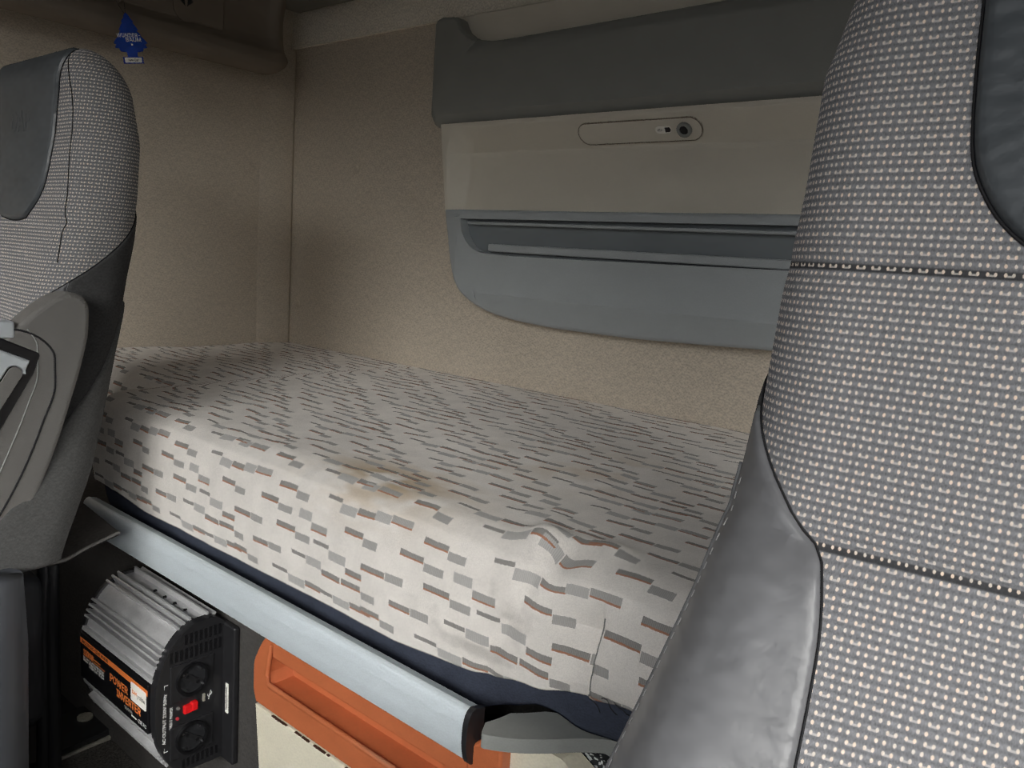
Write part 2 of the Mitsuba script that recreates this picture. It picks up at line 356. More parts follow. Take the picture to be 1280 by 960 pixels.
# ------------------------------------------------------------------ storage panel on the rear wall
XR = -0.02
up = [(-1.205, 1.118), (-1.205, 1.306), (-1.200, 1.314), (-1.185, 1.318), (-1.150, 1.314), (-1.142, 1.309), (-1.136, 1.298), (-1.128, 1.287), (-1.112, 1.276), (-1.09, 1.268), (-1.06, 1.262), (-1.03, 1.261), (-.60, 1.268), (XR, 1.272), (XR, 1.104), (-.44, 1.106), (-.80, 1.110), (-1.198, 1.113)]
m = bevel_y(sg.Polygon(up), 1.152, 1.199, .007, cell=.03)
v = m.vertices; v[:, 1] += np.clip((1.199 - v[:, 1]) / .047, 0, 1) * (np.clip(1.135 - v[:, 2], 0, .03) * .8 + np.clip(v[:, 2] - 1.245, 0, .03) * .45 * (v[:, 0] > -1.1))
put('rear_storage__upper_pocket', m, 'plastic_dark', 25); tag('rear_storage__upper_pocket', 'dark grey upper pocket front with a notch')
tag('rear_storage', 'moulded storage panel on the rear wall, dark pocket above, slate pocket below', 'storage panel')
put('rear_storage__back_board', rbox(-1.17, XR, 1.180, 1.1915, 1.24, 1.322, .003), 'plastic_beige'); tag('rear_storage__back_board', 'smooth beige board behind the upper pocket')
# beige recess
xs = np.r_[np.linspace(-1.192, -1.10, 40), np.linspace(-1.09, XR, 40)]; zs = np.linspace(.945, 1.116, 90)
Xg, Zg = np.meshgrid(xs, zs, indexing='ij')
sm = lambda a, b, x: (lambda t: t * t * (3 - 2 * t))(np.clip((x - a) / (b - a), 0, 1))
rx = sm(-1.184, -1.118, Xg - .55 * np.clip(Zg - 1.06, 0, .04))
rz = sm(0, 1, np.clip((1.108 - Zg) / .044, 0, 1)) * .2 + .8 * np.clip((1.108 - Zg) / .044, 0, 1)
D = .036 * rx * rz + .003 * (Xg > -1.185) * 0 - .020 * rx * np.clip((1.055 - Zg) / .1, 0, 1)
G = np.stack([Xg + (Xg < -1.1) * (.016 + .024 * (1.113 - Zg) / .16) * np.clip((-1.1 - Xg) / .09, 0, 1), 1.156 + D, Zg], -1)
bk = G[[0, -1]][:, [0, -1]].copy(); bk[..., 1] = 1.1935
def close_back(G, y):
    A = G.copy(); A[..., 1] = y
    b = grid_mesh(A); b.invert()
    return cat(grid_mesh(G), b, *[grid_mesh(np.stack([g, h])) for g, h in ((G[0], A[0]), (A[-1], G[-1]), (A[:, 0], G[:, 0]), (G[:, -1], A[:, -1]))])
rc = close_back(G, 1.1935); rc.merge_vertices(); put('rear_storage__recess', rc, 'plastic_beige', 40); tag('rear_storage__recess', 'beige moulded recess between the two pockets')
# lock strip lies on the sloping upper band of the recess
M = frame((-.735, 1.1735, 1.0855), (1, 0, 0), (0, -.63, .77))
strip = sg.LineString([(-.095, 0), (.10, 0)]).buffer(.0205)
s = ex(strip, .0022); s.apply_transform(M); put('rear_storage__recess__lock_strip', s, 'plastic_beige')
ringp = strip.difference(strip.buffer(-.0012)); s = ex(ringp, .0030); s.apply_transform(M); put('rear_storage__recess__lock_strip_rim', s, 'plastic_brown')
def onM(x, y, z): return (M @ V([x, y, z, 1]))[:3]
lk = trimesh.creation.annulus(.0075, .0125, .006, sections=32); lk.apply_transform(M @ trimesh.transformations.translation_matrix((.09, 0, .004))); put('rear_storage__recess__lock_ring', lk, 'plastic_bracket')
put('rear_storage__recess__lock', cyl(onM(.09, 0, .001), M[:3, 2], .0078, .004), 'black_gloss')
st = sg.LineString([(-.009, 0), (.007, 0)]).buffer(.0062); s = ex(st, .0008); Ms = M @ trimesh.transformations.translation_matrix((.053, .001, .0022)); s.apply_transform(Ms); put('rear_storage__recess__sticker', s, 'white_sticker')
s = ex(st.intersection(sg.box(.0015, -.005, .02, .005)).buffer(-.0009), .0004); s.apply_transform(Ms @ trimesh.transformations.translation_matrix((0, 0, .0008)))
put('rear_storage__recess__sticker_print', cat(s, text('VIV', .0042, Ms @ trimesh.transformations.translation_matrix((-.0125, -.002, .0008)), .0003, False, .0105)), 'dark_print')
# slate lower pocket with a long slot
lo = smooth_path([(-1.147, .951), (-1.143, .93), (-1.135, .905), (-1.117, .845), (-1.096, .806), (-1.062, .776), (-1.008, .757), (-.936, .748), (-.843, .744), (-.741, .744), (-.605, .748), (-.47, .754), (-.30, .760)], 80)
lop = sg.Polygon([tuple(p) for p in lo] + [(XR, .765), (XR, .953), (-.46, .9525), (-.8, .951)])
slot = smooth_path([(-1.092, .9335), (-1.088, .917), (-1.080, .900), (-1.068, .886), (-1.052, .876), (-1.035, .8715), (-.947, .868), (-.70, .870), (-.457, .873)], 60)
slp = sg.Polygon([tuple(p) for p in slot] + [(XR - .03, .876), (XR - .03, .9365), (-.46, .9365)])
def lower_pocket():
    yb, yf = 1.199, 1.138
    m = bevel_y(lop, yf, yb, .006, cell=None)
    # replace the flat cap by one with the slot cut out
    sides = m.submesh([np.where(~((np.abs(m.face_normals[:, 1]) > .999) & (m.triangles_center[:, 1] < yf + 1e-4)))[0]], append=True)
    inner = lop.buffer(-.006, join_style=1)
    c2, tr = trimesh.creation.triangulate_polygon(inner.difference(slp), engine='earcut')
    cap = trimesh.Trimesh(np.stack([c2[:, 0], np.full(len(c2), yf), c2[:, 1]], 1), tr)
    # slot walls
    e = V(slp.exterior.coords); q = []
    w = np.stack([np.stack([e[:, 0], np.full(len(e), yf), e[:, 1]], 1), np.stack([e[:, 0], np.full(len(e), yf + .022), e[:, 1]], 1)], 1)
    m = cat(sides, cap, grid_mesh(w)); m.merge_vertices()
    vv, ff = trimesh.remesh.subdivide_to_size(m.vertices, m.faces, .03, max_iter=20); m = trimesh.Trimesh(vv, ff)
    v = m.vertices
    bend = np.clip(.795 - v[:, 2], 0, .06) * .42 + np.clip(-1.10 - v[:, 0], 0, .05) * .25
    v[:, 1] += bend * np.clip((1.199 - v[:, 1]) / .05, 0, 1)
    return m
put('rear_storage__lower_pocket', lower_pocket(), 'plastic_slate', 25); tag('rear_storage__lower_pocket', 'slate grey lower pocket with a rounded lower corner')
c2, tr = trimesh.creation.triangulate_polygon(slp, engine='earcut')
put('rear_storage__lower_pocket__slot_floor', trimesh.Trimesh(np.stack([c2[:, 0], np.full(len(c2), 1.159), c2[:, 1]], 1), tr), 'plastic_slate_dark')
rail_slot = cat(rbox(-1.075, XR - .035, 1.140, 1.158, .9235, .9285, .0015), rbox(-1.02, XR - .035, 1.142, 1.158, .874, .8885, .003))
put('rear_storage__lower_pocket__slot_ledge', rail_slot, 'plastic_slate')

# ------------------------------------------------------------------ mattress
def hem(x):
    return np.interp(x, [-1.735, -1.29, -1.253, -1.16, -1.08, -.985, -.90, -.80, -.66, -.56, -.49, -.45, -.416, -.336, -.295, -.2, .43], [.50, .50, .482, .4775, .472, .4745, .4735, .4745, .4755, .475, .479, .482, .489, .508, .517, .52, .52])
def mattress():
    xs = np.r_[np.linspace(-1.733, -1.31, 50), np.linspace(-1.305, -1.22, 60), np.linspace(-1.215, -.50, 150), np.linspace(-.497, -.22, 150), np.linspace(-.21, .43, 20)]
    back, R = 1.198, .044
    nT, nA, nF = 110, 24, 60
    G, U = [], []
    for x in xs:
        k = np.clip((-1.250 - x) / .030, 0, 1); k = 1 - math.sqrt(max(0.0, 1 - k * k)) if k < 1 else 1.0
        yf = .522 + .13 * k
        top = .617
        h = float(hem(x))
        yT = np.linspace(back, yf + R, nT); zT = np.full(nT, top)
        a = np.linspace(0, np.pi / 2, nA + 1)[1:]
        yA = yf + R - R * np.sin(a); zA = top - R + R * np.cos(a)
        zF = np.linspace(top - R, h, nF + 1)[1:]; yF = np.full(nF, yf) + .004 * np.sin(np.pi * (top - R - zF) / max(top - R - h, 1e-3)) * -1
        y, z = np.r_[yT, yA, yF], np.r_[zT, zA, zF]
        z[-1] = h; y = np.r_[y, yf + .012]; z = np.r_[z, h + .003]
        G.append(np.stack([np.full(len(y), x), y, z], 1))
        d = np.r_[0, np.cumsum(np.hypot(np.diff(y), np.diff(z)))]; v = d[nT + nA] - d   # 0 at the top of the front face, growing to the rear
        U.append(np.stack([np.full(len(y), x) - 0.0, v], 1))
    G, U = V(G), V(U)
    x, y, z = G[..., 0], G[..., 1].copy(), G[..., 2].copy()
    top = np.clip((z - .56) / .05, 0, 1) * np.clip((1.19 - y) / .1, 0, 1)
    front = np.clip((.60 - y) / .05, 0, 1)
    # soft unevenness of the foam and cloth
    n1 = meshkit.fbm(np.stack([x * 5, y * 6, z * 6], -1), 3, 3) - .5; n2 = meshkit.fbm(np.stack([x * 26, y * 26, z * 26], -1), 3, 9) - .5
    z = z + top * (.016 * n1 + .0022 * n2)
    y = y + front * (.010 * n1 + .004 * n2)
    # crumple near the pleat: a pinched ridge on the front edge, then the pleat face falling back to the seam
    g = lambda cx, cy, sx, sy: np.exp(-((x - cx) / sx) ** 2 - ((y - cy) / sy) ** 2)
    z = z + .014 * g(-.405, .555, .022, .022) - .009 * g(-.375, .545, .016, .02) + .008 * g(-.350, .575, .03, .014) + .005 * g(-.44, .60, .035, .02)
    seam_x = -.322 - .10 * np.clip(.57 - z, 0, .12)
    t = np.clip((x - seam_x + .085) / .085, 0, 1) * np.clip((seam_x + .006 - x) / .006, 0, 1)
    y = y + front * .017 * t ** 1.4 * np.clip((.595 - z) / .03, 0, 1) * np.clip((z - hem(x)) / .04, 0.25, 1)
    t2 = np.exp(-((x - (seam_x - .075 - .35 * (.58 - z))) / .010) ** 2); y = y + front * .004 * t2
    # seams along the front top edge
    pipe = np.exp(-((z - .602) / .004) ** 2) * front
    y = y - .0022 * pipe
    G[..., 1], G[..., 2] = y, z
    j = slice(nT + nA - 4, nT + nA + nF - 2); ii = [int(np.argmin(np.abs(G[:, q, 0] - (seam_x[0, q] + .0045 if seam_x.shape[0] == 1 else seam_x[np.argmin(np.abs(G[:, q, 0] + .33)), q] + .0045)))) for q in range(j.start, j.stop)]
    line = V([G[i, q] - V([0, .0004, 0]) for i, q in zip(ii, range(j.start, j.stop))])
    return grid_mesh(G), U.reshape(-1, 2), line
m, uv, seam_line = mattress(); put('mattress__cover', m, 'mattress_cloth', uv=uv)
tag('mattress', 'light grey patterned bunk mattress with navy lower edge behind the aluminium rail', 'mattress')
tag('mattress__cover', 'pale grey cover woven with short grey and rust dashes')
xs = np.r_[np.linspace(-1.733, -1.30, 16), np.linspace(-1.295, -1.23, 24), np.linspace(-1.22, .43, 260)]
G = []
for x in xs:
    k = np.clip((-1.246 - x) / .030, 0, 1); k = 1 - math.sqrt(max(0.0, 1 - k * k)) if k < 1 else 1.0
    yf = .546 + .115 * k; h = float(hem(x)) + .03
    zz = np.linspace(h, float(np.interp(x, [-.47, -.40], [.432, .4665])), 14); sag = .012 * np.sin(np.linspace(0, np.pi, 14))
    wr = (.006 * math.sin(x * 95) * sm(-.62, -.40, x) + .003 * math.sin(x * 41 + 1)) * np.linspace(0, 1, 14)
    G.append(np.stack([np.full(14, x) + .10 * (h - zz) * (x > -.55) , yf - sag * .8 + .5 * wr, zz], 1))
    zb = max(.445, zz[-1]); G[-1] = np.vstack([G[-1], [x, yf + .012, zz[-1]], [x, yf + .016, zb], [x, .80, zb], [x, 1.195, zb]])
put('mattress__under_cover', grid_mesh(V(G)), 'navy_fabric', True); tag('mattress__under_cover', 'navy fabric below the patterned cover')
put('mattress__seam', tube(seam_line, .0006, 6), 'grey_print', True)
th = []
for q in range(5):
    c = V([-.322 + .012 * q, .5185, .512 + .002 * q]); th.append(tube(smooth_path([c + V([0, 0, .004]), c + V([.004 + .003 * q, -.004, .004 + .004 * (q % 2)]), c + V([.010 + .002 * q, -.003, .001]), c + V([.013 + .004 * q, -.002, -.005 + .003 * q])], 10), .0004, 5))
put('mattress__loose_thread', cat(*th[:3]), 'seam_dark', True)

# ------------------------------------------------------------------ bunk base, rail
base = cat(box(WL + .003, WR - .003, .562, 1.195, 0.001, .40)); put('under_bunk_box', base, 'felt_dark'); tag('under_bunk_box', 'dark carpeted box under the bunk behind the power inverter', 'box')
sec = smooth_path([(.509, .4065), (.5045, .4085), (.501, .415), (.4985, .430), (.4985, .442), (.5005, .452), (.504, .4575), (.508, .4590), (.511, .4580)], 40)
secp = sg.Polygon([tuple(p) for p in sec] + [(.519, .456), (.519, .409)])
m = ex(secp, .800); m.apply_transform(np.array([[0, 0, 1, -1.238], [1, 0, 0, 0], [0, 1, 0, 0], [0, 0, 0, 1.0]])); put('bunk_rail__profile', m, 'aluminium', 40)
tag('bunk_rail', 'brushed aluminium rail along the front edge of the bunk', 'rail')
m = ex(secp.buffer(.0012), .006); m.apply_transform(np.array([[0, 0, 1, -.438], [1, 0, 0, 0], [0, 1, 0, 0], [0, 0, 0, 1.0]]))
put('bunk_rail__end_cap', m, 'black_plastic', 40); tag('bunk_rail__end_cap', 'black plastic end cap')
for a, b in ((-.47, -.42), (-1.20, -1.12)): put('bunk_rail__mount', rbox(a, b, .5185, .5615, .402, .417, .003), 'black_plastic')

# grey bracket at the end of the rail
pth = V([.028, .008]) + smooth_path([(-.425, .474), (-.405, .487), (-.385, .506), (-.365, .529), (-.345, .545), (-.318, .552), (-.285, .552)], 50)
tan = np.gradient(pth, axis=0); tan /= np.linalg.norm(tan, axis=1, keepdims=True); nor = np.stack([-tan[:, 1], tan[:, 0]], 1)
wd = np.interp(np.linspace(0, 1, 50), [0, .12, .35, .6, 1], [.012, .030, .034, .020, .022])[:, None]
brp = sg.Polygon(np.vstack([pth, (pth + nor * wd)[::-1]])).buffer(.004)
m = ex(brp, .013); m.apply_translation((0, 0, .452)); put('rail_bracket', m, 'plastic_bracket', 30); tag('rail_bracket', 'grey curved plastic bracket below the mattress hem beside the rail end', 'bracket')

# ------------------------------------------------------------------ lockers under the bunk
def xz_poly(pts): return sg.Polygon(pts)
LY = .526
op = sg.Polygon([tuple(p) for p in smooth_path([(-.806, .30), (-.812, .318), (-.812, .345), (-.803, .368), (-.790, .388), (-.770, .404)], 30)] + [(-.452, .404), (-.447, .30)])
niche = sg.Polygon([(-.778, .386), (-.784, .345), (-.778, .332), (-.470, .332), (-.470, .386)]).buffer(.003).buffer(-.003)
def with_hole(poly, hole, y_front, y_back, depth):
    c2, tr = trimesh.creation.triangulate_polygon(poly.difference(hole), engine='earcut')
    face = trimesh.Trimesh(np.stack([c2[:, 0], np.full(len(c2), y_front), c2[:, 1]], 1), tr)
    e = V(poly.exterior.coords); w1 = grid_mesh(np.stack([np.stack([e[:, 0], np.full(len(e), y_front), e[:, 1]], 1), np.stack([e[:, 0], np.full(len(e), y_back), e[:, 1]], 1)], 1))
    e = V(hole.exterior.coords); w2 = grid_mesh(np.stack([np.stack([e[:, 0], np.full(len(e), y_front), e[:, 1]], 1), np.stack([e[:, 0], np.full(len(e), y_front + depth), e[:, 1]], 1)], 1))
    c2, tr = trimesh.creation.triangulate_polygon(hole, engine='earcut'); bk = trimesh.Trimesh(np.stack([c2[:, 0], np.full(len(c2), y_front + depth), c2[:, 1]], 1), tr)
    return cat(face, w1, w2, bk)
m = with_hole(op, niche, LY, .561, .034); put('storage_locker__frame', m, 'orange_plastic', 20)
lip = tube([(-.777, LY + .001, .384), (-.784, LY, .345), (-.778, LY - .001, .333), (-.470, LY - .001, .333)], .0032, 8); put('storage_locker__lip', lip, 'orange_plastic', True)
put('storage_locker__bar', rbox(-.770, -.452, LY - .004, LY + .014, .372, .398, .004), 'orange_plastic')
dr_poly = sg.Polygon([tuple(p) for p in smooth_path([(-.770, .06), (-.790, .17), (-.800, .25), (-.806, .297)], 16)] + [(-.447, .297), (-.447, .06)])
put('storage_locker__door', bevel_y(dr_poly, LY - .002, .561, .003), 'cream_plastic', 30); tag('storage_locker__door', 'cream door panel')
wp = []
random.seed(5)
for i in range(22):
    x = -.77 + .30 * random.random(); w = random.uniform(.002, .014); h = random.uniform(.0003, .0011); wp.append(box(x, x + w, LY - .0026, LY, .297 - h, .297 + .0006))
for w_ in wp: put('storage_locker__worn_spot', w_, 'worn_edge', False)
tag('storage_locker', 'rust-orange storage locker with open shelf and cream door below the aluminium rail', 'locker')
# second unit, cream flap with a finger hole
oq = sg.Polygon([(-.440, .10), (-.440, .420), (-.425, .432), (-.40, .436), (-.40, .10)])
put('tool_locker__frame', bevel_y(oq, .508, .561, .004), 'orange_plastic', 30)
fl = sg.Polygon([(-.413, .10), (-.409, .42), (-.395, .438), (-.37, .446), (-.345, .446), (-.325, .436), (-.29, .412), (-.27, .38), (-.26, .10)])
hole = sg.Point(-.338, .395).buffer(.022, 24); hole = affinity.scale(hole, 1.25, .9)
put('tool_locker__flap', with_hole(fl, hole, .522, .545, .02), 'cream_plastic', 20); tag('tool_locker__flap', 'cream flap with a round finger hole')
hr = V(hole.exterior.coords); put('tool_locker__flap__hole_rim', tube(np.stack([hr[:, 0], np.full(len(hr), .5215), hr[:, 1]], 1), .0022, 8), 'cream_plastic', True)
def speck(p, n, uv):
    return mix(lin(40, 42, 44), lin(190, 192, 190), smoothstep(0.55, 0.75, noise(p.x * 420, p.y * 420, p.z * 420)))
mat('speckle', proc(speck), 0.9)
put('tool_locker__felt_pad', box(-.405, -.20, .548, .561, .10, .445), 'speckle'); tag('tool_locker__felt_pad', 'black and white speckled felt')
tag('tool_locker', 'cream flap locker with orange side below the grey bracket at the bottom edge', 'locker')

# ------------------------------------------------------------------ power inverter
IX0, IX1 = -1.145, -.932
def inverter():
    prof = smooth_path([(.552, .352), (.536, .362), (.515, .362), (.497, .354), (.481, .338), (.470, .318), (.464, .300), (.461, .290), (.460, .256), (.462, .222), (.466, .206), (.473, .188), (.485, .170), (.50, .161), (.552, .158)], 220)
    body = sg.Polygon([tuple(p) for p in prof])
    M = np.array([[0, 0, 1, IX0], [1, 0, 0, 0], [0, 1, 0, 0], [0, 0, 0, 1.0]])
    t = np.gradient(prof, axis=0); t /= np.linalg.norm(t, axis=1, keepdims=True); n = np.stack([t[:, 1], -t[:, 0]], 1)
    c = V([.51, .26]); n *= np.sign(((prof - c) * n).sum(1))[:, None]
    def at(z, side):   # index of the profile where z is met on the front / along top
        return int(np.argmin(np.abs(prof[:, 1] - z) + (0 if side == 'f' else 0) + (prof[:, 0] > .50) * 9))
    ids = [int(np.argmin(np.hypot(*(prof - V(q)).T))) for q in ((.543, .358), (.536, .362), (.512, .361), (.505, .358), (.497, .354))]
    ids += [at(z, 'f') for z in (.332, .3255, .319, .3125)] + [at(z, 'f') for z in (.2955,)] + [at(z, 'f') for z in (.214, .190, .184, .178, .172)]
    shell = body.buffer(-.002)
    for a, b in ((0, 1), (2, 3), (3, 4), (5, 6), (6, 7), (7, 8), (11, 12), (12, 13), (13, 14)):
        pa, pb, na, nb = prof[ids[a]], prof[ids[b]], n[ids[a]], n[ids[b]]; d_ = (pb - pa) / np.linalg.norm(pb - pa) * .0012
        shell = shell.difference(sg.Polygon([pa + d_ + na * .004, pb - d_ + nb * .004, pb - d_ - nb * .0065, pa + d_ - na * .0065]))
    shell = max(getattr(shell, 'geoms', [shell]), key=lambda g_: g_.area)
    core = ex(shell, IX1 - IX0 - .008); core.apply_transform(M); put('power_inverter__housing', core, 'fin_metal', 40)
    tag('power_inverter__housing', 'ribbed bare aluminium housing')
    for q, i in enumerate(ids):
        h, w = (.0062, .0016)
        if q in (9, 10): h, w = (.0034, .0032)
        p, nn, tt = prof[i], n[i], t[i]
        f = sg.Polygon([p - nn * .009 - tt * w, p + nn * h - tt * w * .7, p + nn * h + tt * w * .7, p - nn * .009 + tt * w]).buffer(.0004)
        m = ex(f, IX1 - IX0 - .006); m.apply_transform(M); put('power_inverter__housing__fin', m, 'fin_metal', 40)
    for q in range(4):
        put('power_inverter__housing__screw_hole', cyl((-1.06 + .028 * q, .524, .3605), (0, -.1, 1), .0024, .0016, 12), 'black_matte')
    # black end covers
    ec = ex(body.buffer(.0022), .014); ec.apply_transform(np.array([[0, 0, 1, IX1 - .008], [1, 0, 0, 0], [0, 1, 0, 0], [0, 0, 0, 1.0]])); put('power_inverter__end_cover', ec, 'black_plastic', 40); tag('power_inverter__end_cover', 'black end cover with two sockets')
    e2 = ex(body.buffer(.0015), .006); e2.apply_transform(np.array([[0, 0, 1, IX0 - .006], [1, 0, 0, 0], [0, 1, 0, 0], [0, 0, 0, 1.0]])); put('power_inverter__end_plate', e2, 'black_plastic', 40)
    X = IX1 + .006
    # vent slots, two rows above and one below the sockets
    for r, (z0, z1, ya, yb) in enumerate(((.338, .352, .497, .545), (.318, .333, .477, .545), (.164, .176, .494, .545))):
        for y in np.arange(ya, yb, .0068):
            put('power_inverter__end_cover__vent_slot', box(X - .0005, X + .0006, y, y + .0036, z0, z1), 'black_gloss', False)
    for a, b in ((.262, .314), (.182, .2285)): put('power_inverter__end_cover__socket_panel', rbox(X - .001, X + .0022, .477, .537, a, b, .0010), 'black_plastic')
    for zc in (.289, .206):
        o = V([X + .002, .506, zc]); ring = trimesh.creation.annulus(.0188, .0222, .006, sections=48); ring.apply_transform(frame(o + V([.002, 0, 0]), (0, 1, 0), (0, 0, 1))); put('power_inverter__socket', ring, 'black_gloss', 40)
        s = count['power_inverter__socket'] - 1; key = 'power_inverter__socket' + (f'_{s:03d}' if s else '')
        put(key + '__well', cyl(o + V([-.0014, 0, 0]), (1, 0, 0), .019, .0018, 40), 'black_matte')
        d = V([0, .70, -.55]); d /= np.linalg.norm(d); w = V([0, -d[2], d[1]])
        bar = trimesh.creation.box((.003, .031, .0075)); B = np.eye(4); B[:3, 1] = d; B[:3, 2] = w; B[:3, 0] = np.cross(d, w); B[:3, 3] = o + V([.001, 0, 0]); bar.apply_transform(B); put(key + '__bridge', bar, 'black_plastic')
        for sgn in (-1, 1):
            put(key + '__pin_hole', cyl(o + d * .0093 * sgn + V([.001, 0, 0]), (1, 0, 0), .0025, .0022, 14), 'black_gloss')
            put(key + '__earth_clip', cyl(o + w * .0160 * sgn + V([0, 0, 0]), (1, 0, 0), .0014, .0042, 10), 'chrome')
            put(key + '__earth_clip', cyl(o + d * .0170 * sgn + V([0, 0, 0]), (1, 0, 0), .0014, .0046, 10), 'chrome')
    put('power_inverter__switch', cat(rbox(X - .001, X + .005, .495, .506, .2425, .254, .0012), rbox(X - .001, X + .0065, .505, .513, .244, .256, .0012)), 'red_switch'); tag('power_inverter__switch', 'red rocker switch')
    put('power_inverter__usb_port', rbox(X - .001, X + .002, .522, .5255, .249, .260, .0008), 'screw_steel')
    Mt = frame((X + .0002, .532, .251), (0, .35, .94), (0, -.94, .35)); put('power_inverter__usb_symbol', cat(tube([(X + .0004, .531 + .0004 * q, .249 + .0016 * q) for q in range(9)], .0005, 5), tube([(X + .0004, .5325, .254), (X + .0004, .5352, .256), (X + .0004, .5355, .2585)], .0005, 5), tube([(X + .0004, .532, .252), (X + .0004, .5294, .2548), (X + .0004, .5298, .257)], .0005, 5)), 'white_print', True)
    put('power_inverter__lamp', cyl((X, .488, .253), (1, 0, 0), .0022, .002, 14), 'grey_print'); put('power_inverter__lamp', cyl((X, .487, .239), (1, 0, 0), .0022, .002, 14), 'lamp_red')
    Mv = frame((X + .0001, .4712, .209), (0, .02, 1), (0, -1, .02)); put('power_inverter__rating_text', cat(text('AC OUTPUT 230V 50Hz', .0040, Mv, .0003, True, .070), *[tube([(X + .0004, .4745, zc + s * .004), (X + .0004, .4695, zc + s * .004), (X + .0004, .4695, zc - s * .003)], .0005, 5) for zc, s in ((.202, -1), (.287, 1))]), 'white_print')
    Mv = frame((X + .0001, .4800, .227), (0, .02, 1), (0, -1, .02)); put('power_inverter__lamp_text', text('FAULT POWER', .0034, Mv, .0003, True, .030), 'white_print')
    # back mounting plate with a white sticker
    put('power_inverter__mounting_plate', rbox(IX0 + .01, IX1 + .032, .552, .5612, .152, .352, .003), 'black_plastic')
    put('power_inverter__side_sticker', box(IX1 + .014, IX1 + .0205, .5512, .5522, .225, .268), 'white_sticker', False)
    put('power_inverter__side_sticker_print', box(IX1 + .0163, IX1 + .0182, .5508, .5513, .230, .263), 'grey_print', False)
    # front label, wrapped on the flat of the housing
    y = .4555
    pl = rbox(IX0 + .001, IX1 - .009, y, .463, .2225, .2905, .0012); put('power_inverter__label_plate', pl, 'black_gloss'); tag('power_inverter__label_plate', 'black label with orange and white print')
    F = lambda x, z: frame((x, y + .0001, z), (1, 0, 0), (0, 0, 1))
    put('power_inverter__label_plate__stripe', box(IX0 + .001, IX1 - .0095, y - .0003, y, .2755, .2835), 'orange_print', False)
    put('power_inverter__label_plate__stripe_text', text('MODIFIED SINE WAVE', .0046, F(IX0 + .008, .2772) @ trimesh.transformations.translation_matrix((0, 0, .0002)), .0003, True, .082), 'dark_print')
    put('power_inverter__label_plate__title', cat(text('POWER', .0105, F(-1.050, .2545), .0004, True, .052), text('INVERTER', .0105, F(-1.030, .2400), .0004, True, .069)), 'orange_print')
    put('power_inverter__label_plate__rating', text('1000W', .0090, F(IX0 + .010, .2600), .0004, True, .034), 'orange_print')
    put('power_inverter__label_plate__rating_line', cat(box(IX0 + .046, IX0 + .066, y - .0003, y, .2640, .2656), box(IX0 + .046, IX0 + .080, y - .0003, y, .2600, .2612)), 'orange_print', False)
    put('power_inverter__label_plate__small_print', cat(text('DC 24V to AC 230V 50Hz', .0030, F(IX0 + .010, .2550), .0003, False, .066), text('PEAK POWER 2000W', .0030, F(IX0 + .010, .2508), .0003, False, .066), text('USB 5V 2.1A', .0030, F(IX0 + .030, .2466), .0003, False, .046)), 'white_print')
    put('power_inverter__label_plate__wave_mark', cat(tube([(-1.006 + .0008 * q, y - .0003, .2345 + .0024 * math.sin(q * 1.1)) for q in range(30)], .0004, 5)), 'grey_print', True)
    put('power_inverter__label_plate__marks', cat(text('CE', .0052, F(-.968, .2285), .0003, False, .011), text('FC', .0052, F(-.954, .2285), .0003, False, .008), box(-.986, -.972, y - .0003, y, .2295, .2315)), 'white_print', False)
    bs = sg.box(-.985, .255, -.947, .277).buffer(.002); b = ex(bs, .0006); b.apply_transform(np.array([[1, 0, 0, 0], [0, 0, -1, y], [0, 1, 0, 0], [0, 0, 0, 1.0]])); put('power_inverter__label_plate__badge', b, 'white_sticker')
    put('power_inverter__label_plate__badge_text', text('ber', .0058, F(-.983, .2640) @ trimesh.transformations.translation_matrix((0, 0, .0005)), .0003, True, .013), 'orange_print'); put('power_inverter__label_plate__badge_text', text('pulse', .0058, F(-.969, .2625) @ trimesh.transformations.translation_matrix((0, 0, .0005)), .0003, False, .021), 'dark_print')
inverter()
tag('power_inverter', 'silver finned power inverter with black label mounted on the bunk base', 'inverter')

